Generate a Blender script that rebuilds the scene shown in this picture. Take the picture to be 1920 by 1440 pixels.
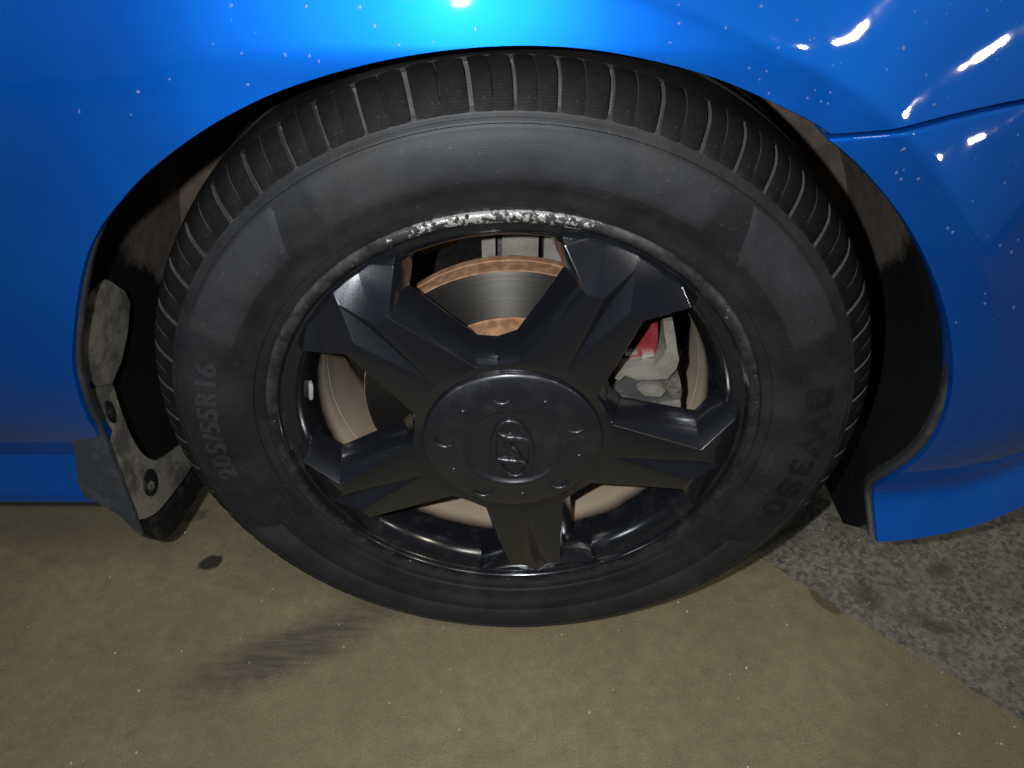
import bpy, bmesh, math, random
from mathutils import Vector, Matrix
rnd = random.Random(7)
PI = math.pi
S = bpy.context.scene
for o in list(bpy.data.objects): bpy.data.objects.remove(o)
H = 0.3185                      # height of the wheel centre above the ground (m)

# ---------------------------------------------------------------- camera
cd = bpy.data.cameras.new('camera'); cam = bpy.data.objects.new('camera', cd)
S.collection.objects.link(cam); S.camera = cam
cam.location = (0.0015, -0.4831, 0.4524 + H)
cam.rotation_euler = (math.radians(90 - 39.16), math.radians(-0.05), math.radians(0.3))
cd.sensor_width = 36; cd.lens = 36 * 1382.5 / 1920; cd.clip_start = 0.01; cd.clip_end = 100

# ---------------------------------------------------------------- light: night, phone flash + street lamps, added fills for the spokes
w = bpy.data.worlds.new('World'); S.world = w; w.use_nodes = True
w.node_tree.nodes['Background'].inputs[0].default_value = (0.55, 0.62, 0.8, 1)
w.node_tree.nodes['Background'].inputs[1].default_value = 0.10
def lamp(name, kind, loc, target, energy, color, size):
    l = bpy.data.lights.new(name, kind); o = bpy.data.objects.new(name, l); S.collection.objects.link(o)
    o.location = loc; l.energy = energy; l.color = color
    d = Vector(target) - Vector(loc); o.rotation_euler = d.to_track_quat('-Z', 'Y').to_euler()
    if kind == 'AREA': l.shape = 'DISK'; l.size = size
    else: l.shadow_soft_size = size
    if kind == 'SPOT': l.spot_size = math.radians(130); l.spot_blend = 1.0
    return o
lamp('phone_flash', 'SPOT', (-0.062, -0.478, 0.468 + H), (0.0, 0.0, 0.28), 31.0, (0.93, 0.97, 1.0), 0.006)
lamp('street_lamp_light', 'AREA', (4.1, -2.25, 4.35), (0.1, 0, 0.2), 48.0, (1.0, 0.90, 0.74), 0.13)
lamp('wall_lamp_light', 'AREA', (5.2, -2.15, 2.65), (0.2, 0, 0.5), 16.0, (1.0, 0.96, 0.88), 0.12)
lamp('porch_lamp_light', 'AREA', (5.7, -1.95, 1.45), (0.2, 0, 0.5), 7.0, (1.0, 0.96, 0.88), 0.10)
lamp('spoke_fill_light', 'AREA', (1.7, -2.5, 4.2), (0, 0, 0.2), 40.0, (1.0, 0.95, 0.86), 0.8)  # unseen overhead fill, added to give the spoke facets sheen
lamp('left_fill_light', 'AREA', (-4.2, -2.85, 2.45), (0, 0, 0.2), 44.0, (0.86, 0.93, 1.0), 0.7)  # unseen fill from the left, added to brighten the lower-left spoke groove
S.view_settings.view_transform = 'Standard'; S.view_settings.look = 'None'
S.view_settings.exposure = 0.0; S.view_settings.gamma = 1.0

# ---------------------------------------------------------------- materials
def newmat(name):
    m = bpy.data.materials.new(name); m.use_nodes = True
    nt = m.node_tree; b = nt.nodes['Principled BSDF']
    return m, nt, b
class N:
    """tiny node helper"""
    def __init__(s, nt): s.nt = nt; s.tc = nt.nodes.new('ShaderNodeTexCoord')
    def link(s, a, b): s.nt.links.new(a, b)
    def obj(s): return s.tc.outputs['Object']
    def noise(s, scale, detail=4, rough=.55, vec=None, dist=0):
        n = s.nt.nodes.new('ShaderNodeTexNoise'); n.inputs['Scale'].default_value = scale
        n.inputs['Detail'].default_value = detail; n.inputs['Roughness'].default_value = rough
        n.inputs['Distortion'].default_value = dist
        s.link(vec or s.obj(), n.inputs['Vector']); return n.outputs['Fac']
    def voro(s, scale, vec=None, feature='F1', out='Distance'):
        n = s.nt.nodes.new('ShaderNodeTexVoronoi'); n.feature = feature; n.inputs['Scale'].default_value = scale
        s.link(vec or s.obj(), n.inputs['Vector']); return n.outputs[out]
    def ramp(s, fac, stops):
        r = s.nt.nodes.new('ShaderNodeValToRGB'); e = r.color_ramp.elements
        while len(e) < len(stops): e.new(0.5)
        for i, (p, c) in enumerate(stops):
            e[i].position = p; e[i].color = (c, c, c, 1) if isinstance(c, (int, float)) else (*c, 1)
        s.link(fac, r.inputs[0]); return r.outputs[0]
    def mix(s, fac, a, b):
        n = s.nt.nodes.new('ShaderNodeMix'); n.data_type = 'RGBA'
        for sock, v in ((n.inputs[0], fac), (n.inputs[6], a), (n.inputs[7], b)):
            if isinstance(v, bpy.types.NodeSocket): s.link(v, sock)
            elif isinstance(v, (int, float)): sock.default_value = v
            else: sock.default_value = (*v, 1)
        return n.outputs[2]
    def math(s, op, a, b=0.0, c=0.0):
        n = s.nt.nodes.new('ShaderNodeMath'); n.operation = op
        for sock, v in zip(n.inputs, (a, b, c)):
            if isinstance(v, bpy.types.NodeSocket): s.link(v, sock)
            else: sock.default_value = v
        return n.outputs[0]
    def vmath(s, op, a, b):
        n = s.nt.nodes.new('ShaderNodeVectorMath'); n.operation = op
        for sock, v in zip(n.inputs, (a, b)):
            if isinstance(v, bpy.types.NodeSocket): s.link(v, sock)
            else: sock.default_value = v
        return n.outputs['Value'] if op in ('LENGTH', 'DISTANCE') else n.outputs[0]
    def sep(s, v):
        n = s.nt.nodes.new('ShaderNodeSeparateXYZ'); s.link(v, n.inputs[0]); return n.outputs
    def mapping(s, v, loc=(0, 0, 0), rot=(0, 0, 0), scale=(1, 1, 1)):
        n = s.nt.nodes.new('ShaderNodeMapping'); s.link(v, n.inputs[0])
        n.inputs[1].default_value = loc; n.inputs[2].default_value = rot; n.inputs[3].default_value = scale
        return n.outputs[0]
    def bump(s, h, strength, dist):
        n = s.nt.nodes.new('ShaderNodeBump'); n.inputs['Strength'].default_value = strength
        n.inputs['Distance'].default_value = dist; s.link(h, n.inputs['Height']); return n.outputs[0]
    def radius(s):
        x, y, z = s.sep(s.obj())
        return s.math('SQRT', s.math('ADD', s.math('MULTIPLY', x, x), s.math('MULTIPLY', z, z)))
M = {}
def simple(name, col, rough, metal=0.0, spec=.5, dirt=None, dirt_scale=60, dirt_lo=.5, dirt_hi=.7, bump=0, bscale=400, coat=0):
    m, nt, b = newmat(name); n = N(nt)
    b.inputs['Metallic'].default_value = metal; b.inputs['Roughness'].default_value = rough
    b.inputs['Specular IOR Level'].default_value = spec
    b.inputs['Coat Weight'].default_value = coat; b.inputs['Coat Roughness'].default_value = .06
    if dirt:
        f = n.ramp(n.noise(dirt_scale, 6, .65), [(dirt_lo, 0.0), (dirt_hi, 1.0)])
        n.link(n.mix(f, col, dirt), b.inputs['Base Color'])
        n.link(n.math('MULTIPLY_ADD', f, .3, rough), b.inputs['Roughness'])
    else: b.inputs['Base Color'].default_value = (*col, 1)
    if bump: n.link(n.bump(n.noise(bscale, 5), bump, .001), b.inputs['Normal'])
    M[name] = m; return m

# metallic blue car paint, wet
m, nt, b = newmat('blue_paint'); n = N(nt)
fl = n.ramp(n.voro(2600, out='Color'), [(0.0, .75), (1.0, 1.15)])
film = n.ramp(n.noise(9, 4), [(.4, 0.0), (.75, 1.0)])
n.link(n.mix(film, (.0, .074, .38), (.0, .088, .41)), b.inputs['Base Color'])
b.inputs['Metallic'].default_value = .74; b.inputs['Specular IOR Level'].default_value = .12
n.link(n.math('MULTIPLY_ADD', film, .06, .44), b.inputs['Roughness'])
b.inputs['Coat Weight'].default_value = 1.0; b.inputs['Coat Roughness'].default_value = .025
n.link(n.bump(n.math('ADD', n.noise(48, 1, .4), n.math('MULTIPLY', n.noise(14, 2), 2.0)), .07, .002), b.inputs['Coat Normal'])
M['blue_paint'] = m
# gloss black wheel paint
m, nt, b = newmat('wheel_black'); n = N(nt)
d = n.ramp(n.noise(75, 8, .7), [(.55, 0.0), (.9, .35)])
n.link(n.mix(d, (.0036, .0042, .0060), (.013, .013, .0145)), b.inputs['Base Color'])
n.link(n.math('MULTIPLY_ADD', d, .10, .22), b.inputs['Roughness'])
b.inputs['Specular IOR Level'].default_value = .5; b.inputs['Coat Weight'].default_value = .8; b.inputs['Coat Roughness'].default_value = .09
n.link(n.bump(n.noise(500, 3), .05, .0006), b.inputs['Normal'])
M['wheel_black'] = m
# rim: black paint at the front, curb rash on the lip, brown brake dust inside
m, nt, b = newmat('rim_finish'); n = N(nt)
x, y, z = n.sep(n.obj()); r = n.radius()
dustmask = n.ramp(n.math('ADD', y, n.math('MULTIPLY', n.math('SUBTRACT', n.noise(22, 5, .6), .5), .009)), [(.043, 0.0), (.056, 1.0)])
dustcol = n.mix(n.noise(14, 5), (.20, .135, .085), (.36, .28, .20))
lip = n.math('MULTIPLY', n.ramp(n.math('ADD', r, n.math('MULTIPLY', n.math('SUBTRACT', n.noise(60, 4), .5), .006)), [(.2085, 0.0), (.2105, 1.0)]), n.ramp(y, [(.002, 1.0), (.005, 0.0)]))
topw = n.ramp(n.math('ADD', z, n.math('MULTIPLY', x, -.05)), [(.194, .0), (.2150, .25)])
sc = n.noise(230, 5, .6)
rash = n.math('MULTIPLY', lip, n.ramp(n.math('ADD', sc, topw), [(.67, 0.0), (.79, 1.0)]))
smear = n.ramp(n.math('ADD', n.noise(60, 8, .7), n.math('MULTIPLY', lip, .12)), [(.52, 0.0), (.85, .8)])
blk = n.mix(smear, (.0045, .005, .0062), (.026, .0255, .0245))
ew = n.math('MULTIPLY', n.ramp(r, [(.2144, 0.0), (.2156, 1.0)]), n.math('MULTIPLY', n.ramp(z, [(.02, .12), (.17, 1.0)]), n.ramp(n.noise(26, 6, .7), [(.40, .1), (.62, .9)])))
blk = n.mix(ew, blk, (.105, .104, .10))
c1 = n.mix(dustmask, blk, dustcol)
n.link(n.mix(rash, c1, (.50, .485, .455)), b.inputs['Base Color'])
n.link(n.math('MULTIPLY', rash, .8), b.inputs['Metallic'])
n.link(n.math('ADD', n.math('MULTIPLY_ADD', dustmask, .65, .17), n.math('MULTIPLY', rash, .2)), b.inputs['Roughness'])
n.link(n.bump(n.math('MULTIPLY', sc, rash), .35, .0015), b.inputs['Normal'])
M['rim_finish'] = m
# rubber, dusty
def rubber(name, a, c, rough, lo=.38, hi=.72):
    m, nt, b = newmat(name); n = N(nt)
    f = n.ramp(n.noise(22, 7, .65), [(lo, 0.0), (hi, 1.0)])
    g = n.ramp(n.noise(240, 4, .7), [(.62, 0.0), (.8, .45)])
    br = n.ramp(n.noise(7, 6, .7), [(.52, 0.0), (.78, .55)])
    n.link(n.mix(br, n.mix(g, n.mix(f, a, c), (.07, .068, .064)), (.026, .023, .019)), b.inputs['Base Color'])
    b.inputs['Roughness'].default_value = rough; b.inputs['Specular IOR Level'].default_value = .12 if name == 'rubber_tread' else .24
    x, y, z = n.sep(n.obj()); r = n.radius()
    rings = n.math('SINE', n.math('MULTIPLY', r, 3600.0))
    n.link(n.bump(n.math('MULTIPLY_ADD', rings, .12, n.noise(900, 3)), .18, .0008), b.inputs['Normal'])
    M[name] = m
rubber('rubber', (.0043, .0047, .0055), (.0118, .0125, .0138), .56)
rubber('rubber_panel', (.0084, .0089, .0100), (.0182, .0191, .0208), .64)
rubber('rubber_black', (.0030, .0034, .0042), (.0055, .006, .007), .42)
rubber('rubber_tread', (.0032, .0031, .0032), (.0095, .0088, .0084), .6)
rubber('groove_dust', (.030, .027, .025), (.075, .066, .058), .9)
simple('black_plastic', (.0055, .0055, .006), .38, dirt=(.02, .019, .017), bump=.15)
simple('trim_plastic', (.014, .0145, .016), .45, dirt=(.022, .0215, .021), bump=.2)
simple('flap_plastic', (.018, .021, .025), .5, dirt=(.027, .030, .034), dirt_scale=60, bump=.2)
simple('dusty_plastic', (.095, .084, .066), .85, dirt=(.022, .019, .015), dirt_scale=28, dirt_lo=.46, dirt_hi=.60, bump=.3)
simple('rust', (.135, .060, .026), .75, dirt=(.23, .122, .062), dirt_scale=120, dirt_lo=.42, dirt_hi=.62, bump=.4, bscale=300)
simple('hat_metal', (.28, .17, .08), .7, dirt=(.38, .31, .19), dirt_scale=60, bump=.3, bscale=200)
simple('cast_metal', (.20, .185, .155), .5, metal=.35, dirt=(.05, .042, .034), dirt_scale=45, dirt_lo=.38, dirt_hi=.85, bump=.35, bscale=250)
simple('dark_cast', (.06, .056, .056), .45, metal=.3, dirt=(.15, .125, .10), dirt_scale=70, bump=.3, bscale=250)
simple('red_paint', (.13, .008, .012), .35, dirt=(.10, .03, .03), dirt_scale=70, coat=.6)
simple('bolt_metal', (.45, .43, .40), .35, metal=.8, dirt=(.12, .09, .06), dirt_scale=150)
simple('weight_metal', (.55, .54, .52), .35, metal=.7)
simple('cap_black', (.0055, .006, .008), .34, dirt=(.012, .012, .0135), dirt_scale=40, dirt_lo=.5, dirt_hi=.95, coat=.35)
simple('underbody_black', (.004, .004, .004), 1.0, spec=.05)
# brake disc face: turned iron
m, nt, b = newmat('disc_face'); n = N(nt); r = n.radius()
ring = n.noise(1.0, 4, .7, vec=None)
cx = nt.nodes.new('ShaderNodeCombineXYZ'); n.link(n.math('MULTIPLY', r, 420.0), cx.inputs[0])
rg = n.noise(1.0, 5, .7, vec=cx.outputs[0])
n.link(n.mix(rg, (.030, .027, .024), (.12, .112, .10)), b.inputs['Base Color'])
b.inputs['Metallic'].default_value = .9; b.inputs['Roughness'].default_value = .42
b.inputs['Anisotropic'].default_value = .85; b.inputs['Anisotropic Rotation'].default_value = .25
tg = nt.nodes.new('ShaderNodeTangent'); tg.direction_type = 'RADIAL'; tg.axis = 'Y'; n.link(tg.outputs[0], b.inputs['Tangent'])
n.link(n.bump(rg, .25, .0005), b.inputs['Normal'])
M['disc_face'] = m
# wheel arch liner: black plastic, brown dried mud thrown up by the tyre deeper inside
m, nt, b = newmat('liner'); n = N(nt); x, y, z = n.sep(n.obj())
nz = n.math('MULTIPLY', n.math('SUBTRACT', n.noise(16, 6, .65), .5), .10)
lim = n.math('ADD', n.math('ADD', y, nz), n.math('MULTIPLY', n.math('SUBTRACT', z, H + .13), .95))
mud = n.ramp(lim, [(.105, 0.0), (.125, 1.0)])
mc = n.mix(n.ramp(n.noise(38, 7, .7), [(.35, 0.0), (.7, 1.0)]), (.034, .025, .019), (.090, .064, .045))
n.link(n.mix(mud, (.006, .006, .0065), mc), b.inputs['Base Color'])
n.link(n.math('MULTIPLY_ADD', mud, .5, .38), b.inputs['Roughness'])
n.link(n.bump(n.noise(120, 5), .4, .002), b.inputs['Normal'])
M['liner'] = m
# water
m, nt, b = newmat('water'); n = N(nt); out = nt.nodes['Material Output']
tr = nt.nodes.new('ShaderNodeBsdfTransparent'); fr = nt.nodes.new('ShaderNodeFresnel'); fr.inputs['IOR'].default_value = 1.5
b.inputs['Base Color'].default_value = (.75, .85, 1, 1); b.inputs['Roughness'].default_value = .2; b.inputs['Specular IOR Level'].default_value = 1.0
mx = nt.nodes.new('ShaderNodeMixShader'); n.link(n.math('ADD', fr.outputs[0], .035), mx.inputs[0]); n.link(tr.outputs[0], mx.inputs[1]); n.link(b.outputs[0], mx.inputs[2])
n.link(mx.outputs[0], out.inputs[0])
M['water'] = m
simple('pebble', (.42, .38, .30), .7, dirt=(.16, .13, .09), dirt_scale=9, dirt_lo=.45, dirt_hi=.55)

def blob(n, px, py, sx, sy, rot, wob, lo, hi):
    """soft-edged stain centred at (px,py), semi-axes sx,sy, turned by rot, outline broken by noise: 1 inside"""
    v = n.mapping(n.vmath('SUBTRACT', n.obj(), (px, py, 0)), rot=(0, 0, -rot))
    v = n.mapping(v, scale=(1 / sx, 1 / sy, 0))
    d = n.vmath('LENGTH', v, (0, 0, 0))
    d = n.math('ADD', d, n.math('MULTIPLY', n.math('SUBTRACT', n.noise(60, 6, .7), .5), wob))
    return n.ramp(d, [(lo, 1.0), (hi, 0.0)])
# smooth concrete slab
m, nt, b = newmat('concrete'); n = N(nt)
base = n.mix(n.ramp(n.noise(4.5, 6, .6), [(.3, 0.0), (.7, 1.0)]), (.122, .098, .046), (.188, .154, .080))
base = n.mix(n.ramp(n.noise(55, 6, .7), [(.35, 0.0), (.7, 1.0)]), n.mix(.5, base, (.07, .057, .034)), base)
gr = n.noise(430, 8, .8); gm = n.ramp(n.noise(24, 4), [(.35, .35), (.65, 1.0)]); base = n.mix(n.math('MULTIPLY', gm, n.ramp(gr, [(.36, .85), (.52, 0.0)])), base, (.062, .050, .028)); base = n.mix(n.ramp(gr, [(.58, 0.0), (.72, .5)]), base, (.33, .29, .20))
sv = n.voro(330); sp = n.ramp(sv, [(.10, 1.0), (.22, 0.0)])
spm = n.math('MULTIPLY', sp, n.ramp(n.noise(70, 3), [(.52, 0.0), (.62, 1.0)]))
base = n.mix(n.math('MULTIPLY', spm, .55), base, (.34, .31, .24))
dk = n.math('MULTIPLY', n.ramp(n.voro(190), [(.10, 1.0), (.24, 0.0)]), n.ramp(n.noise(45, 3), [(.56, 0.0), (.64, 1.0)]))
base = n.mix(n.math('MULTIPLY', dk, .6), base, (.045, .036, .024))
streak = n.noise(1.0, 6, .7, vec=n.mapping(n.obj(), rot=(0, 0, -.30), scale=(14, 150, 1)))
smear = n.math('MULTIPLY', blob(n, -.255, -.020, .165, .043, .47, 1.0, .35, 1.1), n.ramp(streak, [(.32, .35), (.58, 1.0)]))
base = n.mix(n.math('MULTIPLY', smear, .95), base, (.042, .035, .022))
oil = n.math('MULTIPLY', blob(n, -.386, .100, .017, .013, .5, .9, .75, 1.05), .95)
oil2 = n.math('MULTIPLY', blob(n, -.432, .178, .024, .012, .2, 1.2, .55, 1.1), .55)
base = n.mix(n.math('MAXIMUM', oil, oil2), base, (.016, .012, .007))
wet = blob(n, .381, .050, .014, .026, .55, .6, .8, 1.0)
base = n.mix(n.math('MULTIPLY', wet, .6), base, (.05, .035, .015))
n.link(base, b.inputs['Base Color'])
n.link(n.ramp(n.math('MAXIMUM', wet, n.math('MULTIPLY', oil, .5)), [(0.0, .78), (1.0, .35)]), b.inputs['Roughness'])
n.link(n.bump(n.math('ADD', n.noise(420, 5, .7), n.math('MULTIPLY', sp, .5)), .55, .0018), b.inputs['Normal'])
M['concrete'] = m
# coarse worn asphalt / broom-rough concrete strip
m, nt, b = newmat('rough_pavement'); n = N(nt)
k = n.noise(135, 8, .72, dist=.5)
f = n.ramp(k, [(.40, 0.0), (.60, 1.0)])
base = n.mix(f, (.040, .036, .026), (.172, .160, .120))
base = n.mix(n.ramp(n.noise(11, 5, .6), [(.42, 0.0), (.7, .6)]), base, (.085, .075, .052))
edge = n.ramp(n.noise(28, 5), [(.5, 0.0), (.75, .5)])
base = n.mix(edge, base, (.19, .18, .145))
for (px, py, sx, sy, rt) in ((.437, .060, .022, .030, .3), (.545, .098, .026, .014, .3), (.50, .02, .03, .012, -.6)):
    base = n.mix(n.math('MULTIPLY', blob(n, px, py, sx, sy, rt, 1.3, .3, 1.1), .7), base, (.028, .020, .014))
n.link(base, b.inputs['Base Color']); b.inputs['Roughness'].default_value = .8
n.link(n.bump(n.math('ADD', k, n.noise(600, 3)), .6, .003), b.inputs['Normal'])
M['rough_pavement'] = m

# ---------------------------------------------------------------- mesh helpers
def link(name, me, mat, parent=None, loc=(0, 0, 0), kind=None, label=None, sharp=40):
    o = bpy.data.objects.new(name, me); S.collection.objects.link(o)
    if mat and not me.materials: me.materials.append(M[mat])
    o.parent = parent; o.location = loc
    if kind: o['kind'] = kind
    if label: o['label'] = label
    if sharp is not None and len(me.polygons):
        me.polygons.foreach_set('use_smooth', [True] * len(me.polygons)); me.set_sharp_from_angle(angle=math.radians(sharp))
    return o
def pydata(name, v, f):
    me = bpy.data.meshes.new(name); me.from_pydata(v, [], f); me.update(); return me
def frombm(name, bm, bevel=0, seg=2, recalc=True):
    if bevel:
        es = [e for e in bm.edges if len(e.link_faces) == 2 and e.calc_face_angle(0) > math.radians(9)]
        bmesh.ops.bevel(bm, geom=es, offset=bevel, segments=seg, profile=.5, affect='EDGES', clamp_overlap=True)
    if recalc: bmesh.ops.recalc_face_normals(bm, faces=bm.faces)
    me = bpy.data.meshes.new(name); bm.to_mesh(me); bm.free(); return me
def lathe_mesh(name, prof, seg=160, a0=0.0, a1=2 * PI, zoff=0.0, zmin=None):
    """profile of (radius, y) turned about the Y axis"""
    full = abs(a1 - a0 - 2 * PI) < 1e-6; cols = seg if full else seg + 1
    v = []; f = []
    for i in range(cols):
        a = a0 + (a1 - a0) * i / seg
        for (r, y) in prof:
            zz = r * math.sin(a)
            if zmin is not None: zz = max(zz, zmin)
            v.append((r * math.cos(a), y, zz + zoff))
    k = len(prof)
    for i in range(seg):
        j = (i + 1) % cols
        for q in range(k - 1):
            f.append((i * k + q, i * k + q + 1, j * k + q + 1, j * k + q))
    return pydata(name, v, f)
def prism_bm(poly, y0, y1, zoff=0.0):
    bm = bmesh.new()
    a = [bm.verts.new((x, y0, z + zoff)) for x, z in poly]; c = [bm.verts.new((x, y1, z + zoff)) for x, z in poly]
    bm.faces.new(a); bm.faces.new(c[::-1])
    for i in range(len(poly)):
        j = (i + 1) % len(poly); bm.faces.new((a[j], a[i], c[i], c[j]))
    return bm
def catmull(P, sub):
    out = []
    for i in range(len(P) - 1):
        p0 = P[max(i - 1, 0)]; p1 = P[i]; p2 = P[i + 1]; p3 = P[min(i + 2, len(P) - 1)]
        for s in range(sub):
            t = s / sub
            out.append(tuple(.5 * (2 * b_ + (c_ - a_) * t + (2 * a_ - 5 * b_ + 4 * c_ - d_) * t * t + (-a_ + 3 * b_ - 3 * c_ + d_) * t ** 3)
                             for a_, b_, c_, d_ in zip(p0, p1, p2, p3)))
    out.append(tuple(P[-1])); return out
def resample(P, nseg):
    L = [0]
    for a, b in zip(P, P[1:]): L.append(L[-1] + math.dist(a, b))
    out = []; j = 0
    for i in range(nseg + 1):
        t = L[-1] * i / nseg
        while j < len(P) - 2 and L[j + 1] < t: j += 1
        u = (t - L[j]) / max(1e-9, L[j + 1] - L[j]); out.append(tuple(a + (b - a) * u for a, b in zip(P[j], P[j + 1])))
    return out
def lerp_table(x, T):
    if x <= T[0][0]: return T[0][1]
    for (a, b), (c, d) in zip(T, T[1:]):
        if x <= c: return b + (d - b) * (x - a) / (c - a)
    return T[-1][1]
def sstep(a, b, x):
    t = min(1, max(0, (x - a) / (b - a))); return t * t * (3 - 2 * t)

# ---------------------------------------------------------------- ground
E0 = Vector((.302, .124)); E1 = Vector((.542, -.099)); dr = (E1 - E0).normalized(); nr = Vector((-dr.y, dr.x))
pts = []
for i in range(161):
    t = -.75 + i * 1.75 / 160
    p = E0 + dr * t + nr * (rnd.uniform(-.0013, .0013) + .002 * math.sin(t * 31) + .0012 * math.sin(t * 87))
    pts.append(p)
pts = [E0 + dr * -8.0] + pts + [E0 + dr * 8.0]
bm = bmesh.new()
top = [bm.verts.new((p.x, p.y, 0.0)) for p in pts]
low = [bm.verts.new((p.x + nr.x * .001, p.y + nr.y * .001, -.012)) for p in pts]
cA = bm.verts.new((8, -10, 0)); cB = bm.verts.new((-9, -10, 0)); cC = bm.verts.new((-9, 7, 0))
bm.faces.new(top + [cA, cB, cC])
for i in range(len(pts) - 1): bm.faces.new((top[i + 1], top[i], low[i], low[i + 1]))
bmesh.ops.triangulate(bm, faces=[f for f in bm.faces if len(f.verts) > 4])
slab = link('concrete_slab', frombm('concrete_slab', bm), 'concrete', kind='structure', sharp=30)
bm = bmesh.new(); bm.faces.new([bm.verts.new(p) for p in ((-9, -10, -.005), (9, -10, -.005), (9, 9, -.005), (-9, 9, -.005))])
link('rough_pavement', frombm('rough_pavement', bm), 'rough_pavement', kind='structure')
# loose grit on the ground
v = []; f = []
for i in range(260):
    x = rnd.uniform(-.75, .75); y = rnd.uniform(-.18, .3); s = rnd.choice((.0006, .0007, .0008, .001, .0013))
    side = (Vector((x, y)) - E0).dot(nr) > 0; zb = -.005 if side else 0.0
    k = len(v); a0 = rnd.random() * 6
    for q in range(5): v.append((x + s * 1.2 * math.cos(a0 + q * 1.257) * rnd.uniform(.7, 1.2), y + s * 1.2 * math.sin(a0 + q * 1.257), zb - .0002))
    for q in range(5): v.append((x + s * .8 * math.cos(a0 + q * 1.257), y + s * .8 * math.sin(a0 + q * 1.257), zb + s * rnd.uniform(.5, .9)))
    for q in range(5): f.append((k + q, k + (q + 1) % 5, k + 5 + (q + 1) % 5, k + 5 + q))
    f.append(tuple(k + 5 + q for q in range(5)))
g = link('grit', pydata('grit', v, f), 'pebble', kind='stuff', sharp=30)
g['label'] = 'loose pale grit scattered over the ground'; g['category'] = 'grit'

# ---------------------------------------------------------------- the car
car = bpy.data.objects.new('car', None); S.collection.objects.link(car); car.location = (0, 0, 0)
car['label'] = 'metallic blue car, wet bodywork round a black alloy front wheel'; car['category'] = 'car'

ARCH = [(-.385, -.105), (-.376, -.042), (-.362, .02), (-.352, .067), (-.337, .118), (-.297, .197), (-.253, .244), (-.207, .277), (-.156, .303), (-.102, .3205), (-.051, .331),
        (.002, .335), (.051, .332), (.103, .321), (.146, .306), (.198, .2815), (.242, .246), (.282, .203), (.318, .151), (.344, .096), (.355, .052),
        (.355, .009), (.347, -.031), (.344, -.055), (.352, -.114)]
arch = catmull(ARCH, 10)                      # index 10*i is ARCH[i]
CRE = [(5, .392), (22, .385), (29, .381), (35, .377), (43, .373), (51, .371), (59, .366), (65, .363), (74, .364), (110, .372)]
SEAM0 = (.198, .2815); SEAM1 = (.62, .286)
def body_y(x, z):
    r = math.hypot(x, z); th = math.degrees(math.atan2(z, x))
    y = -.030
    y += 1.3 * max(0, z - .27) ** 2 - .005 * sstep(.30, .335, z) * sstep(.0, .2, .25 - abs(x))
    y += .15 * min(abs(x + .03), .22) ** 2 - .007 * sstep(.08, .25, abs(x))
    if x > .33: y += 1.35 * (x - .33) ** 2
    wv = sstep(4, 30, th) * (1 - sstep(62, 97, th)) if x > -.02 else 0
    d = r - lerp_table(th, CRE)
    e = .0022; sp = e * math.log(1 + math.exp(min(60, d / e)))
    y += wv * (.62 * sp - 1.3 * min(sp, .16) ** 2)
    if x < 0:
        if z < .1: y += 2.2 * (.1 - max(z, -.042)) ** 2
        if z < -.042: y -= .32 * (-.042 - z)
    else:
        q_ = .004 * math.log(1 + math.exp((-.072 - z) / .004)) if z > -.3 else -.072 - z      # rounded lower crease
        if z < .03: y += 3.3 * (.03 - (z + q_)) ** 2
        y -= .75 * q_
    return y
def panel(name, A, B, nt_, seam_end, mat, bow, shift, other_ret):
    """grid between arch curve A and outer curve B (same length) with folded-in edges"""
    k = len(A); T = [0, .004, .012] + [ .012 + .988 * (i / nt_) ** 1.25 for i in range(1, nt_ + 1)]
    cols = []
    for i in range(k):
        s = i / (k - 1); col = []
        wgt = max(0, 1 - s / .25) ** 2
        for t in T:
            x = A[i][0] + (B[i][0] - A[i][0]) * t; z = A[i][1] + (B[i][1] - A[i][1]) * t
            z += wgt * (bow * math.sin(PI * min(1, t * 1.15)) * .8 + shift)
            col.append((x, z, body_y(x, z)))
        cols.append(col)
    def fold(c, dy, dz=0): return [(x, z + dz, y + dy) for x, z, y in c]
    cols = [fold(cols[0], .014, shift * .3), fold(cols[0], .0016, -shift * .5)] + cols
    if other_ret: cols = cols + [fold(cols[-1], .0015, -.0008), fold(cols[-1], other_ret, .004)]
    v = []; f = []
    for col in cols:
        x0, z0, y0 = col[0]; l = math.hypot(x0, z0) or 1
        v.append((x0, y0 + .018, z0 + H)); v.append((x0 - .0008 * x0 / l, y0 + .0028, z0 - .0008 * z0 / l + H))
        for (x, z, y) in col: v.append((x, y, z + H))
    q = len(T) + 2
    for i in range(len(cols) - 1):
        for j in range(q - 1): f.append((i * q + j, i * q + j + 1, (i + 1) * q + j + 1, (i + 1) * q + j))
    me = pydata(name, v, f)
    bm = bmesh.new(); bm.from_mesh(me); bmesh.ops.recalc_face_normals(bm, faces=bm.faces)
    bm.faces.ensure_lookup_table()
    if sum(fc.normal.y for fc in bm.faces) > 0: bmesh.ops.reverse_faces(bm, faces=bm.faces)
    bm.to_mesh(me); bm.free()
    return link(name, me, mat, car, sharp=60)
ctr = (0, .03)
def outer(th, x0, x1, z0, z1):
    c, s = math.cos(th), math.sin(th); t = 1e9
    if c > 1e-6: t = min(t, x1 / c)
    if c < -1e-6: t = min(t, x0 / c)
    if s > 1e-6: t = min(t, z1 / s)
    if s < -1e-6: t = min(t, z0 / s)
    return (c * t, s * t)
fa = resample(arch[10:151][::-1], 240)          # from the seam over the top to the sill
fb = []
thS = math.atan2(SEAM0[1], SEAM0[0]); thO = math.atan2(SEAM1[1], SEAM1[0])
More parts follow.
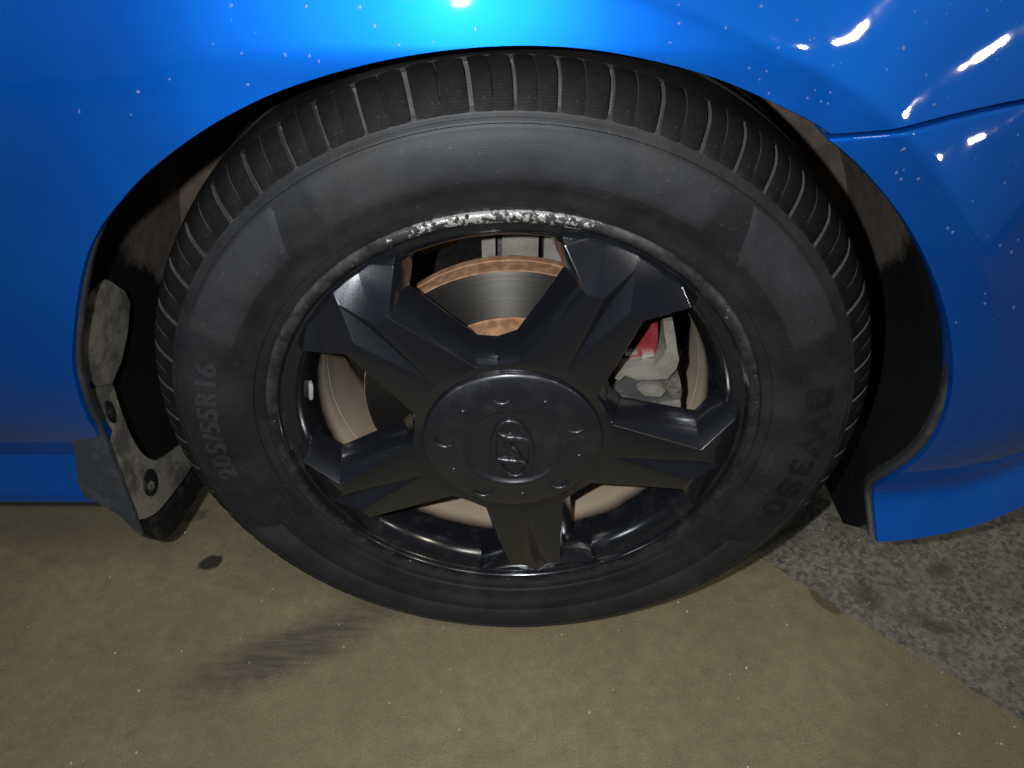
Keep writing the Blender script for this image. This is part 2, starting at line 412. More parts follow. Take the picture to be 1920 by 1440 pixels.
for i, (x, z) in enumerate(fa):
    th = math.atan2(z, x)
    if th < 0: th += 2 * PI
    s = (th - thS) / math.radians(34)
    th2 = th - (thS - thO) * (1 - sstep(0, 1, s) if s < 1 else 0)
    e = max(0, (th - math.radians(165)) / math.radians(186.37 - 165)); th2 -= e * math.radians(186.37 - 183.0)
    fb.append(outer(th2, -.80, .62, -.2, .47))
fender = panel('front_fender', fa, fb, 90, None, 'blue_paint', .012, .0020, 0)
ba = resample(arch[150:241], 150)
OB = resample([SEAM1, (.62, -.114)], 150)
bumper = panel('front_bumper', ba, OB, 70, None, 'blue_paint', .012, -.0020, .012)
# side sill strip below the fender
sx = [-.80 + i * .425 / 30 for i in range(31)]
rows = [-.0421, -.0435, -.047, -.057, -.069, -.081, -.089, -.0925, -.0935]
v = []; f = []
for x in sx:
    for j, z in enumerate(rows):
        y = body_y(x, z) + 0 + (.002 if j == len(rows) - 2 else .05 if j == len(rows) - 1 else 0)
        v.append((x - (.02 * (z + .04) / -.06 if x > -.38 else 0), y, z + H))
q = len(rows)
for i in range(30):
    for j in range(q - 1): f.append((i * q + j, (i + 1) * q + j, (i + 1) * q + j + 1, i * q + j + 1))
link('side_sill', pydata('side_sill', v, f), 'blue_paint', car, sharp=60)
# inside of the wheel arch
def strip_along(name, pts, offs, mat, taper, parent=car):
    """sweep of (inward, dy) offsets along arch points"""
    v = []; f = []
    for i, (x, z) in enumerate(pts):
        a = pts[max(i - 1, 0)]; b_ = pts[min(i + 1, len(pts) - 1)]
        tx, tz = b_[0] - a[0], b_[1] - a[1]; l = math.hypot(tx, tz); nx, nz = tz / l, -tx / l
        if nx * x + nz * z > 0: nx, nz = -nx, -nz
        y = body_y(x, z)
        tp = sstep(0, 34, i) if taper < 0 else sstep(0, 34, len(pts) - 1 - i)
        for (o, dy) in offs: v.append((x + nx * (o * tp - .003 * (1 - tp)), y + dy + .004 * (1 - tp), z + nz * (o * tp - .003 * (1 - tp)) + H))
    k = len(offs)
    for i in range(len(pts) - 1):
        for j in range(k - 1): f.append((i * k + j, i * k + j + 1, (i + 1) * k + j + 1, (i + 1) * k + j))
    me = pydata(name, v, f); return link(name, me, mat, parent, sharp=50)
TR = [(-.002, .014), (-.001, .006), (.001, .0052), (.0028, .0062), (.0034, .009), (.002, .016), (-.006, .018)]
strip_along('arch_trim', arch[20:75], TR, 'trim_plastic', 1)
strip_along('arch_trim', arch[176:241], [(-.002, .014), (-.001, .005), (.0015, .0042), (.0050, .0058), (.0060, .009), (.0035, .016), (-.006, .018)], 'trim_plastic', -1)
strip_along('arch_return', arch[176:241], [(.0030, .0150), (.0026, .050)], 'underbody_black', -1)
# liner shell: follows the arch a little outside it
def clear(x, z): return -.004 + max(0, body_y(x, z) + .034)
la = [(x * 1.04, z * 1.04) for x, z in resample(arch[5:], 120)]
v = []; f = []
ys = [.0, .02, .045, .07, .10, .14, .18, .22, .27]
(x, z) = la[0]
ys = [.0, .02, .045, .07, .10, .14, .18, .22, .27]
for y in ys: v.append((x * (1 + .02 * sstep(0, .05, y)) - .004, y + clear(x, z), z + H - .11 * sstep(.02, .11, y)))
v.append((x, .275, z + H - .11))
for (x, z) in la:
    for y in ys:
        g_ = 1 + .02 * sstep(0, .05, y)
        v.append((x * g_, y + clear(x, z), z * g_ + H))
    v.append((x * .25, .275, z * .25 + H))
(x, z) = la[-1]
for y in ys: v.append((x * (1 + .02 * sstep(0, .05, y)) + .004, y + clear(x, z), z + H - .085 * sstep(-.01, .075, y)))
v.append((x, .275, z + H - .085))
k = len(ys) + 1
for i in range(122):
    for j in range(k - 1): f.append((i * k + j, i * k + j + 1, (i + 1) * k + j + 1, (i + 1) * k + j))
link('wheel_arch_liner', pydata('wheel_arch_liner', v, f), 'liner', car, sharp=50)
# grey dusty splash plate clipped to the liner behind the wheel
TP = [(160.5, .060), (165, .088), (168, .098), (172, .082), (174.5, .060), (175.5, .036), (173.5, .016), (171, .004), (166, .006), (162, .016), (160, .035)]
bm = bmesh.new(); lo = []; hi = []
for (a, y) in TP:
    a = math.radians(a); lo.append(bm.verts.new((.371 * math.cos(a), y, .371 * math.sin(a) + H))); hi.append(bm.verts.new((.366 * math.cos(a), y, .366 * math.sin(a) + H)))
bm.faces.new(hi); bm.faces.new(lo[::-1])
for i in range(len(TP)):
    j = (i + 1) % len(TP); bm.faces.new((lo[i], lo[j], hi[j], hi[i]))
link('splash_plate', frombm('splash_plate', bm, .001), 'dusty_plastic', car, label='grey dusty splash plate inside the arch')
# dark underbody closing the car from below and behind
bm = prism_bm([(-.8, -.10), (-.40, -.10), (-.40, .40), (.40, .40), (.40, -.11), (.62, -.11), (.62, .45), (-.8, .45)], .285, .9, H)
link('underbody', frombm('underbody', bm), 'underbody_black', car, sharp=30)

# mud flap
WING = [(-.385, .041), (-.377, .0455), (-.360, .044), (-.358, .031), (-.361, -.006), (-.365, -.055), (-.367, -.096), (-.3705, -.133), (-.377, -.125), (-.383, -.104), (-.396, -.090), (-.410, -.080), (-.4105, -.061), (-.398, -.022), (-.390, .010), (-.3885, .027)]
bm = bmesh.new()
wv_ = [bm.verts.new((x, -.010 + .10 * max(0, (-.36 - x)) , z + H)) for x, z in WING]
bk = [bm.verts.new((x, -.006 + .10 * max(0, (-.36 - x)), z + H)) for x, z in WING]
bm.faces.new(wv_); bm.faces.new(bk[::-1])
for i in range(len(WING)):
    j = (i + 1) % len(WING); bm.faces.new((wv_[i], wv_[j], bk[j], bk[i]))
flap = link('mud_flap', frombm('mud_flap', bm, .0012), 'flap_plastic', car, label='grey black moulded mud flap wing')
def plate_x(name, poly, x0, thick, mat, parent, bev=.0012, label=None, hole=None):
    bm = bmesh.new()
    a = [bm.verts.new((x0 + .05 * (y) , y, z + H)) for y, z in poly]; c = [bm.verts.new((x0 - thick + .05 * y, y, z + H)) for y, z in poly]
    bm.faces.new(a); bm.faces.new(c[::-1])
    for i in range(len(poly)):
        j = (i + 1) % len(poly); bm.faces.new((a[i], c[i], c[j], a[j]))
    return link(name, frombm(name, bm, bev), mat, parent, label=label)
FACE = catmull([(-.006, .018), (.012, .036), (.028, .037), (.040, .027), (.037, -.001), (.035, -.035), (.040, -.066), (.057, -.092), (.087, -.109), (.107, -.117), (.1155, -.130), (.114, -.145), (.095, -.149), (.061, -.143), (.027, -.135), (.006, -.122), (-.007, -.105), (-.008, -.062), (-.007, -.017), (-.006, .018)], 3)[:-1]
plate_x('flap_face', FACE, -.370, .006, 'dusty_plastic', flap, label='tan dusty inner face of the mud flap')
BLK = catmull([(-.004, -.095), (.002, -.136), (.014, -.165), (.030, -.184), (.048, -.194), (.072, -.198), (.110, -.203), (.144, -.206), (.150, -.175), (.131, -.150), (.10, -.12), (.05, -.09), (-.004, -.095)], 3)[:-1]
plate_x('flap_lower', BLK, -.3795, .005, 'black_plastic', flap, label='wet black lower edge of the mud flap')
bh = catmull([(.0325 + .0125 * math.cos(a), -.0985 + .0155 * math.sin(a)) for a in [i * PI / 6 for i in range(13)]], 2)[:-1]
plate_x('bolt_recess', bh, -.3688, .003, 'black_plastic', flap, .0005)
bh = [(.030 + .005 * math.cos(i * PI / 3), -.1005 + .005 * math.sin(i * PI / 3)) for i in range(6)]
plate_x('bolt', bh, -.3672, .003, 'dark_cast', flap, .0006)
bh = [(.022 + .006 * math.cos(i * PI / 5), .006 + .013 * math.sin(i * PI / 5)) for i in range(10)]
plate_x('clip', bh, -.3685, .003, 'black_plastic', flap, .0006)

# ---------------------------------------------------------------- wheel
wheel_prof = [(.2165, .012), (.2178, .004), (.2174, .0008), (.2160, -.0008), (.2140, -.0012), (.2110, -.0008), (.2080, .0008), (.2070, .0018), (.2064, .0045), (.2052, .0066),
              (.2025, .0076), (.1985, .0088), (.1948, .0110), (.1915, .0145), (.1887, .0195), (.1862, .0265), (.1838, .0350), (.1812, .0455), (.1792, .0560), (.1785, .066), (.1785, .0730), (.1825, .0732), (.1825, .0744), (.1785, .0746),
              (.1785, .10), (.181, .13), (.186, .155), (.192, .178), (.200, .188), (.2165, .190)]
wheel = link('wheel', lathe_mesh('wheel', wheel_prof, 220), 'rim_finish', car, loc=(0, 0, H), label='gloss black alloy rim with scuffed lip and dusty brown barrel', sharp=35)
# tyre
SIDE = [(.2150, .004), (.2185, .0005), (.2225, -.0015), (.2255, -.0022), (.2262, -.0045), (.2320, -.0068), (.2390, -.0088), (.2400, -.0098), (.2480, -.0118), (.2580, -.0134), (.2680, -.0136), (.2780, -.0120), (.2832, -.0103), (.2840, -.0110), (.2860, -.0103), (.2868, -.0094), (.2905, -.0078)]
SHO = [(.2905, -.0078), (.2917, -.0068), (.2965, -.0035), (.3010, .0002), (.3050, .0040), (.3090, .0088), (.3120, .0138), (.3145, .0195), (.3160, .0245)]
def prof_y(R, T): return lerp_table(R, T)
groove = [(r - .0045 if i > 1 else r - .0008, y + (.0030 if i > 1 else .0006)) for i, (r, y) in enumerate(SHO)]
tread = [(.3160, .0250), (.3156, .0262), (.3170, .0300), (.3186, .0420), (.3198, .0540), (.3203, .0605), (.3130, .0615), (.3130, .0695), (.3208, .0705), (.3213, .090), (.3213, .0905), (.314, .0915), (.314, .0995), (.3213, .1005), (.3208, .121), (.313, .122), (.313, .130), (.3200, .131),
         (.318, .158), (.314, .176), (.306, .188), (.292, .197), (.268, .203), (.24, .199), (.218, .188)]
bm = bmesh.new()
me = lathe_mesh('tyre', SIDE + groove[1:-1] + [(.3128, .0255)] + tread[1:], 240)
me.materials.append(M['rubber']); me.materials.append(M['groove_dust']); me.materials.append(M['rubber_tread'])
k = len(SIDE + groove[1:-1] + [(0, 0)] + tread[1:]) - 1; a_ = len(SIDE) - 1; b_ = a_ + len(groove[1:-1]) + 1
me.polygons.foreach_set('material_index', [0 if (i % k) < a_ else 1 if (i % k) < b_ else 2 for i in range(len(me.polygons))])
tyre = link('tyre', me, None, wheel, label='dusty black rubber tyre sidewall', sharp=38)
# shoulder tread blocks, one object each
NB = 56
kinds = [rnd.choice((.84, 1.0, 1.0, 1.17)) for i in range(NB)]; unit = 2 * PI / sum(kinds)
def slant(t): return .020 * (t - .35) ** 2 * (1 if t > .35 else -1.2) + .004 * t
def tread_block(pitch):
    v = []; f = []
    for (u0, u1, tmin) in ((.052, .490, 0), (.510, .948, 0)):
        base = len(v); cols = 5
        rowsN = len(SHO)
        for i, (r, y) in enumerate(SHO):
            t = i / (rowsN - 1)
            rb, yb = groove[i]
            for c in range(cols):
                u = u0 + (u1 - u0) * c / (cols - 1)
                if i < 3:                                   # the two halves join at the shoulder rib
                    u = (.052 if u0 < .3 else .5) + ((.5 if u0 < .3 else .948) - (.052 if u0 < .3 else .5)) * c / (cols - 1)
                a = -(u - .5) * pitch - slant(t)
                edge = .0006 if c in (0, cols - 1) else 0
                rr = r - edge; yy = y + edge * .5
                v.append((rr * math.sin(a), yy, rr * math.cos(a)))
        # side skirts into the groove
        top = base
        bl = len(v)
        for i in range(rowsN):
            t = i / (rowsN - 1); rb, yb = groove[i]
            for c in (0, cols - 1):
                x_, y_, z_ = v[top + i * cols + c]; l = math.hypot(x_, z_)
                q_ = (rb - .001) / l; v.append((x_ * q_, yb + .0008, z_ * q_))
        for i in range(rowsN - 1):
            for c in range(cols - 1):
                p = top + i * cols + c; f.append((p, p + 1, p + cols + 1, p + cols))
            f.append((top + i * cols, top + (i + 1) * cols, bl + 2 * i + 2, bl + 2 * i))
            f.append((top + i * cols + cols - 1, bl + 2 * i + 1, bl + 2 * i + 3, top + (i + 1) * cols + cols - 1))
        i = rowsN - 1; p = top + i * cols
        f.append(tuple(p + c for c in range(cols)) + (bl + 2 * i + 1, bl + 2 * i))
    me = pydata('tread_block', v, f)
    bm = bmesh.new(); bm.from_mesh(me); bmesh.ops.recalc_face_normals(bm, faces=bm.faces); bm.to_mesh(me); bm.free()
    me.materials.append(M['rubber_tread']); me.materials.append(M['groove_dust'])
    for p_ in me.polygons:
        c_ = p_.center; rad = Vector((c_.x, 0, c_.z)).normalized()
        if abs(p_.normal.dot(Vector((rad.z, 0, -rad.x)))) > .75: p_.material_index = 1
    return me
block_mesh = {k_: tread_block(k_ * unit) for k_ in set(kinds)}
ang = .1
for k_ in kinds:
    me = block_mesh[k_]
    o = link('tread_block', me, None, wheel, sharp=35); o.rotation_euler = (0, ang + k_ * unit / 2, 0); ang += k_ * unit
# raised sidewall panels
def side_panel(th_in0, th_in1, th_out0, th_out1, r0, r1, lift, mat='rubber_panel', name='sidewall_panel', nseg=60):
    v = []; f = []; R = [r0 + (r1 - r0) * i / 8 for i in range(9)]
    for i in range(nseg + 1):
        s = i / nseg
        for j, r in enumerate(R):
            t = j / 8; a = math.radians((th_in0 + (th_in1 - th_in0) * s) * (1 - t) + (th_out0 + (th_out1 - th_out0) * s) * t)
            edge = i in (0, nseg) or j in (0, 8)
            v.append((r * math.cos(a), prof_y(r, SIDE) - (lift if not edge else -.0006), r * math.sin(a)))
    for i in range(nseg):
        for j in range(8): f.append((i * 9 + j, i * 9 + j + 1, (i + 1) * 9 + j + 1, (i + 1) * 9 + j))
    me = pydata(name, v, f); return link(name, me, mat, wheel, sharp=80)
side_panel(57, 122, 57.5, 121.8, .2440, .2828, .0011)
side_panel(131, 156, 125.5, 154, .2440, .2828, .0011, nseg=24)
side_panel(24, 49, 26, 54.5, .2440, .2828, .0011, nseg=24)
side_panel(205, 330, 203, 332, .2490, .2828, .0009)
# lettering moulded on the sidewall, bent round the wheel, read clockwise with tops outward
def side_text(txt, th_mid, r_base, height, space, depth, mat, wide=1.0):
    cu = bpy.data.curves.new('txt', 'FONT'); cu.body = txt; cu.size = 1; cu.space_character = space; cu.extrude = .5; cu.resolution_u = 3
    cu.offset = .018
    o = bpy.data.objects.new('txt', cu); S.collection.objects.link(o)
    dg = bpy.context.evaluated_depsgraph_get(); me = bpy.data.meshes.new_from_object(o.evaluated_get(dg))
    bpy.data.objects.remove(o)
    xs = [q.co.x for q in me.vertices]; mid = (min(xs) + max(xs)) / 2; k = height / .72
    for q in me.vertices:
        rr = r_base + q.co.y * k; a = math.radians(th_mid) - (q.co.x - mid) * k * wide / (r_base + height / 2)
        yy = prof_y(rr, SIDE) - (depth if q.co.z > 0 else -.002)
        q.co = (rr * math.cos(a), yy, rr * math.sin(a))
    bm = bmesh.new(); bm.from_mesh(me); bmesh.ops.recalc_face_normals(bm, faces=bm.faces); bm.to_mesh(me); bm.free()
    me.name = 'lettering'; me.materials.clear()
    return link('lettering', me, mat, wheel, sharp=30)
side_text('BW380', -2.8, .2520, .0200, 1.15, .0016, 'rubber_black', 1.72)
side_text('205/55R16', 174.5, .2540, .0170, 1.10, .0022, 'rubber_panel', 1.2)
# small moulded code blocks too small to read
v = []; f = []
for (c0, c1, r0, r1) in ((-111, -100, .2335, .2375), (-92, -80, .2335, .2380), (196, 226, .2335, .2365), (-12, -2, .2335, .2365)):
    a = c0
    while a < c1:
        wd = rnd.uniform(.25, .55)
        if rnd.random() < .8:
            k = len(v); h0 = r0 + rnd.choice((0, 0, .0015)); h1 = r1 - rnd.choice((0, 0, .0015))
            for (aa, rr, d) in ((a, h0, 0), (a + wd, h0, 0), (a + wd, h1, 0), (a, h1, 0), (a, h0, 1), (a + wd, h0, 1), (a + wd, h1, 1), (a, h1, 1)):
                t = math.radians(aa); v.append((rr * math.cos(t), prof_y(rr, SIDE) - (.0006 if d else -.001), rr * math.sin(t)))
            f += [(k + 4, k + 5, k + 6, k + 7), (k, k + 1, k + 5, k + 4), (k + 1, k + 2, k + 6, k + 5), (k + 2, k + 3, k + 7, k + 6), (k + 3, k, k + 4, k + 7)]
        a += wd + .22
link('moulded_code', pydata('moulded_code', v, f), 'rubber_panel', wheel, kind='stuff', sharp=30)

# spokes: one mesh, five objects. local u = radial, v = tangential
def spoke_mesh():
    bm = bmesh.new(); V = {}
    def add(nm, u, t, y, both=True):
        V[nm] = bm.verts.new((u, y, t))
        if both: V[nm + '-'] = bm.verts.new((u, y, -t))
    c36, s36 = math.cos(PI / 5), math.sin(PI / 5)
    add('C', .0, 0, .0100, False)
    add('Ki', .0915, 0, -.0115, False); add('S', .1667, .0122, -.0150); add('Tp', .1945, 0, -.0035, False); add('Vb', .1640, 0, -.0020, False)
    add('K', .0810, .0370, -.0108); add('I', .1645, .0255, -.0150); add('E', .1870, .0572, -.0035)
    add('M', .0875 * c36, .0875 * s36, -.0098)
    add('R1', .1925, .0640, .0105); add('R2', .2045, .0300, .0105); add('R0', .2065, 0, .0100, False)
    add('Ib', .1600, .0405, .0220); add('Kb', .0900, .0440, .0220); add('Eb', .1740, .0600, .0300); add('Mb', .0945 * c36, .0945 * s36, .0220)
    add('Cb', .0, 0, .024, False); add('R0b', .200, 0, .030, False)
    def F(*n): bm.faces.new([V[q] for q in n])
    for s in ('', '-'):
        def q(*n): F(*[(x + s if x not in ('C', 'Ki', 'Tp', 'Vb', 'R0', 'Cb', 'R0b') else x) for x in n])
        q('C', 'Ki', 'K'); q('C', 'K', 'M')
        q('Ki', 'S', 'I', 'K')                       # plateau half
        q('Ki', 'Vb', 'S'); q('Vb', 'Tp', 'S')       # kite-shaped groove
        q('S', 'Tp', 'R0', 'R2'); q('S', 'R2', 'I'); q('I', 'R2', 'E'); q('E', 'R2', 'R1')   # sloping end
        q('K', 'I', 'Ib', 'Kb'); q('I', 'E', 'Eb', 'Ib'); q('M', 'K', 'Kb', 'Mb'); q('E', 'R1', 'Eb')
        q('Cb', 'Kb', 'Ib', 'R0b'); q('Cb', 'Mb', 'Kb'); q('Ib', 'Eb', 'R0b')
    bmesh.ops.recalc_face_normals(bm, faces=bm.faces)
    keep = {V['C'], V['Cb'], V['M'], V['M-'], V['Mb'], V['Mb-']}
    es = [e for e in bm.edges if len(e.link_faces) == 2 and e.calc_face_angle(0) > math.radians(10) and not (e.verts[0] in keep and e.verts[1] in keep)]
    bmesh.ops.bevel(bm, geom=es, offset=.0010, segments=2, profile=.5, affect='EDGES', clamp_overlap=True)
    bmesh.ops.recalc_face_normals(bm, faces=bm.faces)
    if sum(f.normal.y for f in bm.faces if f.calc_center_median().y < -.01) > 0: bmesh.ops.reverse_faces(bm, faces=bm.faces)
    me = bpy.data.meshes.new('spoke'); bm.to_mesh(me); bm.free(); me.materials.append(M['wheel_black']); return me
sm = spoke_mesh(); sp0 = link('spoke', sm, None, wheel, sharp=24)
for i in range(5):
    o = sp0 if i == 0 else sp0.copy()
    if i: S.collection.objects.link(o); o.parent = wheel
    o.rotation_euler = (0, -math.radians(62 + 72 * i), 0)
# centre cap
capprof = [(.0001, -.0118), (.012, -.0118), (.026, -.0116), (.0395, -.0113), (.0415, -.0116), (.0432, -.0138), (.0450, -.0150), (.0470, -.0150), (.0500, -.0141), (.060, -.0136), (.070, -.0122), (.0760, -.0104), (.0783, -.0094), (.0792, -.0080), (.0790, -.0060), (.0784, .004)]
cap = link('centre_cap', lathe_mesh('centre_cap', [(r, y - .003) for r, y in capprof], 128), 'cap_black', wheel, sharp=50, label='round black centre cap with raised ring')
def lug(name, th, R, kind):
    if kind == 0:      # crescent bolt dimple: a raised half ring
        v = []; f = []; k = 16; m_ = 8
        for i in range(k + 1):
            a = -PI * 1.15 + PI * 1.3 * i / k; tap = .0019 * math.sin(PI * i / k) + .0003
            for j in range(m_):
                b2 = 2 * PI * j / m_
                rr = .0085 + tap * math.cos(b2); v.append((rr * math.cos(a), tap * .9 * math.sin(b2), rr * math.sin(a)))
        for i in range(k):
            for j in range(m_): f.append((i * m_ + j, i * m_ + (j + 1) % m_, (i + 1) * m_ + (j + 1) % m_, (i + 1) * m_ + j))
    else:
        v = []; f = []
        for j in range(4):
            for i in range(10):
                a = 2 * PI * i / 10; rr = .0024 * math.cos(j * PI / 6.5); v.append((rr * math.cos(a), -.0016 * math.sin(j * PI / 6.5), rr * math.sin(a)))
        for j in range(3):
            for i in range(10): f.append((j * 10 + i, j * 10 + (i + 1) % 10, j * 10 + 10 + (i + 1) % 10, j * 10 + 10 + i))
        f.append(tuple(30 + i for i in range(10)))
    me = bpy.data.meshes.get('mesh_' + name) or pydata('mesh_' + name, v, f)
    a = math.radians(th)
    o = link(name, me, 'cap_black', wheel, loc=(R * math.cos(a), -.0166, R * math.sin(a)), sharp=60); return o
for i in range(5): lug('bolt_crescent', 99 + 72 * i, .060, 0)
for i in range(5): lug('cap_stud', 63 + 72 * i, .0595, 1)
# emblem: slanted H inside an oval ring, turned with the wheel
def tube_bm(bm, P, rad, seg=10, closed=False, flat=1.0):
    rings = []; k = len(P)
    for i, p in enumerate(P):
        a = Vector(P[(i - 1) % k] if closed else P[max(i - 1, 0)]); b2 = Vector(P[(i + 1) % k] if closed else P[min(i + 1, k - 1)])
        t = (b2 - a).normalized(); up = Vector((0, 1, 0)); s = t.cross(up).normalized()
        r = rad[i] if isinstance(rad, list) else rad
        rings.append([bm.verts.new(Vector(p) + s * r * math.cos(2 * PI * j / seg) + up * r * flat * math.sin(2 * PI * j / seg)) for j in range(seg)])
    for i in range(k if closed else k - 1):
        A, B = rings[i], rings[(i + 1) % k]
        for j in range(seg): bm.faces.new((A[j], A[(j + 1) % seg], B[(j + 1) % seg], B[j]))
    if not closed: bm.faces.new(rings[0]); bm.faces.new(rings[-1][::-1])
bm = bmesh.new()
ca, sa = math.cos(math.radians(-84)), math.sin(math.radians(-84))
def em(x, z): return (x * ca - z * sa, -.0155, x * sa + z * ca - .003)
tube_bm(bm, [em(.0335 * math.cos(i * PI / 32), .0165 * math.sin(i * PI / 32)) for i in range(64)], .0026, 8, True, .9)
def stroke(P, rad): tube_bm(bm, [em(*p) for p in catmull(P, 6)], [rad[min(len(rad) - 1, int(len(rad) * i / (6 * (len(P) - 1) + 1)))] for i in range(6 * (len(P) - 1) + 1)], 8, False, .9)
stroke([(-.021, -.0115), (-.0155, -.004), (-.0135, .004), (-.0105, .0148)], [.0028, .0040, .0046, .0040, .0030])
stroke([(.0105, -.0148), (.0135, -.004), (.0155, .004), (.021, .0115)], [.0030, .0040, .0046, .0040, .0028])
stroke([(-.0145, -.0035), (-.005, -.0030), (.005, .0030), (.0145, .0035)], [.0026, .0036, .0042, .0036, .0026])
link('emblem', frombm('emblem', bm), 'cap_black', wheel, label='oval emblem with a slanted H', sharp=60)
# clip-on balance weights inside the rim and the valve
for (th, y) in ((171, .028),):
    a = math.radians(th); bm = bmesh.new(); bmesh.ops.create_cube(bm, size=1)
    bmesh.ops.scale(bm, vec=(.004, .010, .018), verts=bm.verts)
    me = frombm('balance_weight', bm, .0015)
    o = link('balance_weight', me, 'weight_metal', wheel, loc=(.1850 * math.cos(a), y, .1850 * math.sin(a))); o.rotation_euler = (0, -a, .45)
a = math.radians(147)
bm = bmesh.new(); tube_bm(bm, [(.199 * math.cos(a), .020, .199 * math.sin(a)), (.192 * math.cos(a), .012, .192 * math.sin(a)), (.184 * math.cos(a), .005, .184 * math.sin(a))], [.0045, .0038, .0034], 10)
link('valve', frombm('valve', bm), 'rubber_black', wheel)

# ---------------------------------------------------------------- brake
disc = link('brake_disc', lathe_mesh('brake_disc', [(.088, .0505), (.0935, .0497), (.094, .0490), (.1375, .0490), (.1392, .0492)], 160), 'disc_face', car, loc=(0, 0, H), label='dark turned brake disc face')
link('disc_edge', lathe_mesh('disc_edge', [(.1392, .0492), (.1400, .0500), (.1402, .0575), (.1392, .0580), (.1392, .0665), (.1402, .0670), (.1400, .0745), (.120, .075)], 160), 'rust', disc, label='rusty orange rim of the brake disc')
link('disc_hat', lathe_mesh('disc_hat', [(.0945, .0505), (.0915, .0490), (.0905, .0400), (.0890, .0345), (.0860, .0320), (.0835, .0318)], 120), 'rust', disc, label='rusty hat shoulder of the brake disc')
link('hat_face', lathe_mesh('hat_face', [(.0838, .0320), (.0830, .0300), (.080, .0290), (.040, .0285), (.001, .0285)], 90), 'hat_metal', disc)
cal_poly = [(.125, .106), (.133, .106), (.1375, .090), (.141, .075), (.144, .066), (.143, .056), (.137, .0445), (.125, .0435), (.111, .043), (.099, .048), (.095, .0425), (.090, .0445), (.092, .050), (.098, .056), (.112, .0585), (.124, .060), (.130, .070), (.1315, .079), (.127, .095)]
bm = prism_bm(cal_poly, .026, .062)
cal = link('brake_caliper', frombm('brake_caliper', bm, .0018), 'cast_metal', car, loc=(0, 0, H), label='grey cast caliper bracket beside the disc')
bm = prism_bm([(.094, .0415), (.112, .0415), (.137, .043), (.1435, .054), (.150, .038), (.1545, .022), (.1555, -.008), (.1425, -.012), (.130, -.006), (.112, .004), (.092, .013)], .036, .075)
link('caliper_body', frombm('caliper_body', bm, .004, 3), 'dark_cast', cal, label='dark grey caliper body')
bm = prism_bm([(.112, .030), (.120, .022), (.134, .021), (.138, .028), (.131, .034), (.117, .035)], .029, .04)
link('caliper_boss', frombm('caliper_boss', bm, .003, 3), 'cast_metal', cal)
bm = prism_bm([(.128, .004), (.140, .010), (.154, .012), (.1565, -.006), (.150, -.016), (.134, -.012)], .031, .05)
link('caliper_ear', frombm('caliper_ear', bm, .003, 3), 'cast_metal', cal)
bm = prism_bm([(.101, .055), (.112, .077), (.119, .093), (.124, .094), (.126, .079), (.127, .060), (.122, .056)], .040, .066)
link('brake_pad', frombm('brake_pad', bm, .0025, 2), 'red_paint', cal, label='red painted block in the caliper')
bm = prism_bm([(.098, .066), (.109, .0665), (.1095, .0635), (.099, .062)], .036, .042)
link('pad_spring', frombm('pad_spring', bm, .0006), 'cast_metal', cal)
bm = prism_bm([(.114, .063), (.124, .0645), (.1245, .0615), (.117, .060), (.116, .056), (.113, .056)], .036, .041)
link('pad_spring', frombm('pad_spring', bm, .0005), 'bolt_metal', cal)
# suspension strut and knuckle glimpsed behind the disc
bm = bmesh.new(); tube_bm(bm, [(.0, .135, .10), (.0, .150, .20), (.0, .165, .30)], [.026, .026, .026], 20)
strut = link('suspension_strut', frombm('suspension_strut', bm), 'dark_cast', car, loc=(0, 0, H))
for (x0, x1) in ((-.028, -.016), (-.010, .022), (.027, .044)):
    bm = prism_bm([(x0, .120), (x1, .120), (x1, .165), (x0, .165)], .098, .13)
    link('strut_bracket', frombm('strut_bracket', bm, .003), 'cast_metal', strut)
bm = bmesh.new(); tube_bm(bm, [(-.085, .115, .128), (-.062, .112, .142), (-.038, .110, .150)], [.010, .013, .009], 14)
link('hose_clip', frombm('hose_clip', bm), 'hat_metal', strut)
bm = prism_bm([(.13 * math.cos(a), .13 * math.sin(a)) for a in [i * PI / 20 for i in range(40)]], .088, .093)
link('dust_shield', frombm('dust_shield', bm), 'underbody_black', car, loc=(0, 0, H))

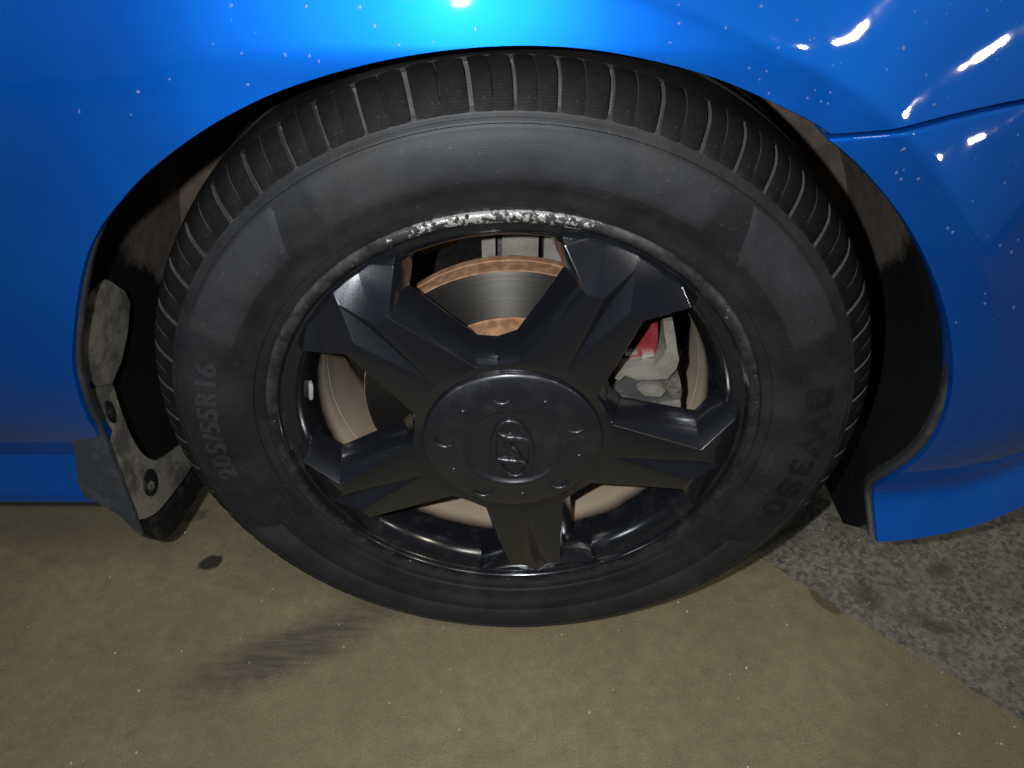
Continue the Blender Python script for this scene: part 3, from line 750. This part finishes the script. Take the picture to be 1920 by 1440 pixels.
# ---------------------------------------------------------------- water on the bodywork
def nrm(x, z):
    h = .0015; dx = (body_y(x + h, z) - body_y(x - h, z)) / (2 * h); dz = (body_y(x, z + h) - body_y(x, z - h)) / (2 * h)
    return Vector((dx, -1, dz)).normalized()
def drops(name, spots, parent):
    v = []; f = []
    for (x, z, r, el) in spots:
        nn = nrm(x, z); up = Vector((0, 0, 1)) - nn * nn.z; up.normalize(); sd = nn.cross(up)
        c = Vector((x, body_y(x, z), z + H)) - nn * r * .12
        k = len(v); seg = 10; rr_ = 4; ph = rnd.random() * 6; wob = rnd.uniform(.05, .2)
        for j in range(rr_):
            t = j / rr_ * PI / 2
            for i in range(seg):
                a = 2 * PI * i / seg; w_ = r * math.cos(t) * (1 + wob * math.sin(2 * a + ph))
                v.append(tuple(c + sd * w_ * math.cos(a) + up * w_ * math.sin(a) * el + nn * r * .55 * math.sin(t)))
        v.append(tuple(c + nn * r * .55))
        for j in range(rr_ - 1):
            for i in range(seg): f.append((k + j * seg + i, k + j * seg + (i + 1) % seg, k + (j + 1) * seg + (i + 1) % seg, k + (j + 1) * seg + i))
        for i in range(seg): f.append((k + (rr_ - 1) * seg + i, k + (rr_ - 1) * seg + (i + 1) % seg, k + rr_ * seg))
    me = pydata(name, v, f); bm = bmesh.new(); bm.from_mesh(me); bmesh.ops.recalc_face_normals(bm, faces=bm.faces); bm.to_mesh(me); bm.free()
    return link(name, me, 'water', parent, kind='stuff', sharp=80)
def inside(x, z):
    th = math.degrees(math.atan2(z, x)); A = min(arch, key=lambda p: (math.atan2(p[1], p[0]) - math.atan2(z, x)) ** 2)
    return math.hypot(x, z) > math.hypot(*A) + .004
fs = []
while len(fs) < 330:
    x = rnd.gauss(.10, .19) if rnd.random() < .75 else rnd.gauss(-.09, .06); z = rnd.uniform(.28, .46)
    if abs(x) < .6 and inside(x, z) and not (x > .19 and z < .296): fs.append((x, z, rnd.choice((.0005, .0006, .0007, .0008, .001, .0013)), rnd.uniform(.9, 1.4)))
drops('water_drops', fs, fender)
bs = []
while len(bs) < 90:
    x = rnd.uniform(.22, .55); z = rnd.uniform(.10, .275)
    if inside(x, z) and rnd.random() < (z / .28) ** 1.5: bs.append((x, z, rnd.choice((.0005, .0006, .0008, .0011)), rnd.uniform(.9, 1.4)))
drops('water_drops', bs, bumper)
